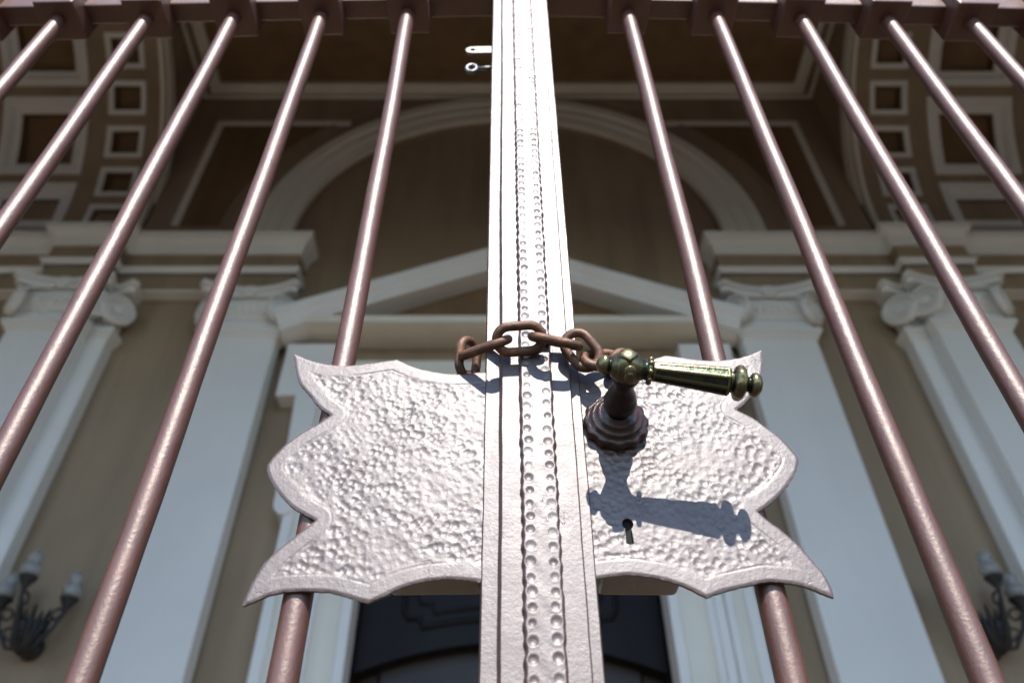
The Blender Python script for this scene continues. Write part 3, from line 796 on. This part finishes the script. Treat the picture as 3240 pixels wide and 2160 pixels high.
# ---- lever handle
def lever():
    boss = Vector((.0858, .4188, .3690)); tip = Vector((.1752, .4188, .3543)); ax = (tip-boss).normalized()
    bm = bmesh.new()
    pet = lambda a, h: 1+.035*math.cos(12*a) if h < .010 else 1
    add_lathe(bm, [(.0238, 0), (.0248, .003), (.0242, .0062), (.0222, .0082), (.0204, .0076), (.0198, .0108), (.0182, .0124), (.0164, .0118), (.0156, .0152), (.0138, .0166), (.0126, .0163), (.0118, .0182)], 96, (boss.x, YPL-.0002, boss.z), (0, -1, 0), pet)
    rose = gl(bmo('handle_rosette', bm, M_ROSE, smooth=True), right)
    bm = bmesh.new()
    add_lathe(bm, [(.0092, .012), (.0092, .0235), (.0105, .022), (.0122, .025), (.0128, .029), (.0118, .033), (.0102, .0355), (.0105, .0385), (.0088, .042), (.0078, .047), (.0082, .052), (.0098, .056), (.011, .0595)], 32, (boss.x, YPL, boss.z), (0, -1, 0))
    neck = gl(bmo('handle_neck', bm, M_NECK, smooth=True), right)
    bm = bmesh.new()
    prof = [(.0012, -.0222), (.0052, -.0205), (.0074, -.0172), (.0076, -.0148), (.0052, -.0130), (.0050, -.0118), (.0078, -.0108), (.0082, -.0098), (.0100, -.0088), (.0103, -.0078), (.0120, -.0066), (.0124, -.0054),
            (.0134, -.003), (.0136, 0), (.0133, .003), (.0122, .0054), (.0118, .0066), (.0102, .0078), (.0099, .0088), (.0082, .0098), (.0076, .0108), (.0068, .0130), (.0074, .0142), (.0086, .0150), (.0086, .0166), (.0072, .0172)]
    add_lathe(bm, [(r_*(.93 if abs(h_) < .009 else 1), h_) for r_, h_ in prof], 40, boss, ax)
    # faceted studs on the boss
    for d, k_ in ((Vector((-.04, -1, .06)), 1.25), (Vector((0, -.62, -.8)), .8), (Vector((0, .5, .85)), .9), (Vector((0, -.3, -.95)), .8)):
        d.normalize(); add_lathe(bm, [(.0056*k_, .0108), (.0052*k_, .0139), (.0046*k_, .0144)], 4 if k_ > 1 else 14, boss, d)
    for k in range(8):
        a = 2*math.pi*k/8; q = Vector((0, 0, 1)).rotation_difference(ax); c = boss+ax*.0160+q@Vector((math.cos(a)*.0083, math.sin(a)*.0083, 0))
        r = bmesh.ops.create_uvsphere(bm, u_segments=10, v_segments=8, radius=.0021); bmesh.ops.translate(bm, vec=c, verts=r['verts'])
    lev = gl(bmo('handle_lever', bm, M_BRASS, smooth=True), right)
    # octagonal grip with sunk panels
    bm = bmesh.new(); q = Vector((0, 0, 1)).rotation_difference(ax)
    rings = []
    for r, h in ((.0062, .0168), (.0076, .0185), (.0109, .0705), (.0088, .0722)):
        rings.append([bm.verts.new(boss+q@Vector((r*math.cos(math.pi/8+k*math.pi/4), r*math.sin(math.pi/8+k*math.pi/4), h))) for k in range(8)])
    fl = []
    for i, (A, B) in enumerate(zip(rings, rings[1:])):
        for k in range(8):
            f = bm.faces.new((A[k], A[(k+1) % 8], B[(k+1) % 8], B[k]))
            if i == 1: fl.append(f)
    bm.faces.new(rings[0][::-1]); bm.faces.new(rings[-1])
    bmesh.ops.recalc_face_normals(bm, faces=bm.faces)
    bmesh.ops.bevel(bm, geom=[e for e in bm.edges], offset=.0007, segments=2, profile=.5, affect='EDGES')
    big = sorted(bm.faces, key=lambda f: -f.calc_area())[:8]
    bmesh.ops.inset_individual(bm, faces=big, thickness=.0011, depth=0)
    big = sorted(bm.faces, key=lambda f: -f.calc_area())[:8]
    r = bmesh.ops.inset_individual(bm, faces=big, thickness=.0005, depth=-.0007)
    gl(bmo('grip', bm, M_BRASS), right, lev)
    bm = bmesh.new()
    add_lathe(bm, [(r_*.94, h_-.0032) for r_, h_ in [(.0092, .0748), (.0078, .0762), (.0082, .0772), (.0118, .0782), (.0132, .0802), (.0132, .0828), (.0116, .0850), (.0085, .0860), (.0060, .0868), (.0056, .0885), (.0076, .0893), (.0092, .0905), (.0094, .0930), (.0078, .0955), (.0045, .0970), (.001, .0976)]], 40, boss, ax, lambda a, h: 1+(.035*math.cos(8*a) if .075 < h < .0815 else 0))
    gl(bmo('end_knob', bm, M_BRASS, smooth=True), right, lev)
M_ROSE = plain('glossy_brown_paint', (.036, .016, .012), .22, .2, 60, 0, .0004)
lever()

# ---- two padlock eyes on the left stile
def eye(u0, u1, v, yc, ring):
    b = PY(u1, v, yc)+Vector((.005, 0, 0)); a = PY(u0, v, yc); bm = bmesh.new()
    if not ring:
        n = 20; th = .0055; hw = .0085; cx = a.x+hw
        outer = [(b.x, hw), (cx, hw)] + [(cx+hw*math.cos(t), hw*math.sin(t)) for t in [math.pi/2+math.pi*k/12 for k in range(1, 12)]] + [(cx, -hw), (b.x, -hw)]
        hole = [(cx+.0008+.0036*math.cos(-2*math.pi*k/16), .0036*math.sin(-2*math.pi*k/16)) for k in range(16)]
        Q = outer+hole; no = len(outer)
        v2, e2, f2, *_ = delaunay_2d_cdt([Vector(p) for p in Q], [(i, (i+1) % no) for i in range(no)]+[(no+i, no+(i+1) % 16) for i in range(16)], [], 0, 1e-7)
        V2 = np.array([tuple(q) for q in v2])
        F2 = [t for t in f2 if inside(V2[list(t)].mean(0)[None], outer)[0] and not inside(V2[list(t)].mean(0)[None], hole)[0]]
        A = [bm.verts.new((x, yc-th/2, a.z+y)) for x, y in V2]; B = [bm.verts.new((x, yc+th/2, a.z+y)) for x, y in V2]
        for t in F2: bm.faces.new([A[i] for i in t]); bm.faces.new([B[i] for i in t][::-1])
        es = {}
        for t in F2:
            for i in range(3): es[(t[i], t[(i+1) % 3])] = 1
        for (i, j) in es:
            if (j, i) not in es: bm.faces.new((A[i], B[i], B[j], A[j]))
        return gl(bmo('hasp_tab', bm, M_PAINT), left)
    c = Vector((a.x+.0075, yc, a.z))
    add_tube(bm, [c+Vector((.0062*math.cos(t), 0, .0085*math.sin(t))) for t in [2*math.pi*k/24 for k in range(24)]], .0030, 8, True)
    add_tube(bm, [c+Vector((.007, 0, 0)), Vector((b.x, yc, a.z+.002))], .0026, 8)
    return gl(bmo('hasp_eye', bm, M_STEEL, smooth=True), left)
eye(1474, 1556, 161, .500, False); eye(1474, 1556, 215, .494, True)

# ================================================================== CHAIN
CAMR = Vector((1, 0, 0)); CAMU = Vector((0, -ST, CT)); CAMF = Vector((0, CT, ST))
chain = tag(empty('chain', PY(1643, 1071, .463)), 'rusty steel chain looped round the meeting stiles above the hammered plates', 'chain')
def chain_link(p, q, roll, wire=.0039, width=.0208):
    """p, q: centreline ends of the long axis; roll: 0 = flat to the viewer's axis, 90 = edge-on"""
    p, q = Vector(p), Vector(q); ax = (q-p); L = ax.length; ax.normalize()
    n0 = CAMF - ax*CAMF.dot(ax); n0.normalize(); w0 = ax.cross(n0).normalized()
    w = w0*math.cos(R(roll)) + n0*math.sin(R(roll)); c = (p+q)/2; r = width/2; hl = L/2-r
    pts = [c+ax*(hl+r*math.cos(t))+w*r*math.sin(t) for t in [-math.pi/2+math.pi*k/12 for k in range(13)]]
    pts += [c+ax*hl*(1-2*k/5)+w*r for k in range(1, 5)]
    pts += [c-ax*(hl+r*math.cos(t))-w*r*math.sin(t) for t in [-math.pi/2+math.pi*k/12 for k in range(13)]]
    pts += [c-ax*hl*(1-2*k/5)-w*r for k in range(1, 5)]
    bm = bmesh.new(); add_tube(bm, pts, wire, 14, True)
    o = bmo('chain_link', bm, M_RUST, smooth=True); o.data.transform(Matrix.Translation(-chain.location)); o.parent = chain
chain_link(PY(1476, 1186, .499), PY(1425, 1225, .517), 70)
chain_link(PY(1488, 1080, .490), PY(1475, 1192, .498), 48)
chain_link(PY(1470, 1122, .487), PY(1602, 1075, .462), 88)
chain_link(PY(1571, 1077, .461), PY(1716, 1066, .461), -4)
chain_link(PY(1684, 1064, .460), PY(1831, 1095, .465), 92)
chain_link(PY(1802, 1060, .464), PY(1880, 1155, .470), 8)
chain_link(PY(1852, 1142, .468), PY(1965, 1135, .476), 62)
chain_link(PY(1935, 1138, .474), PY(2010, 1185, .500), 0)
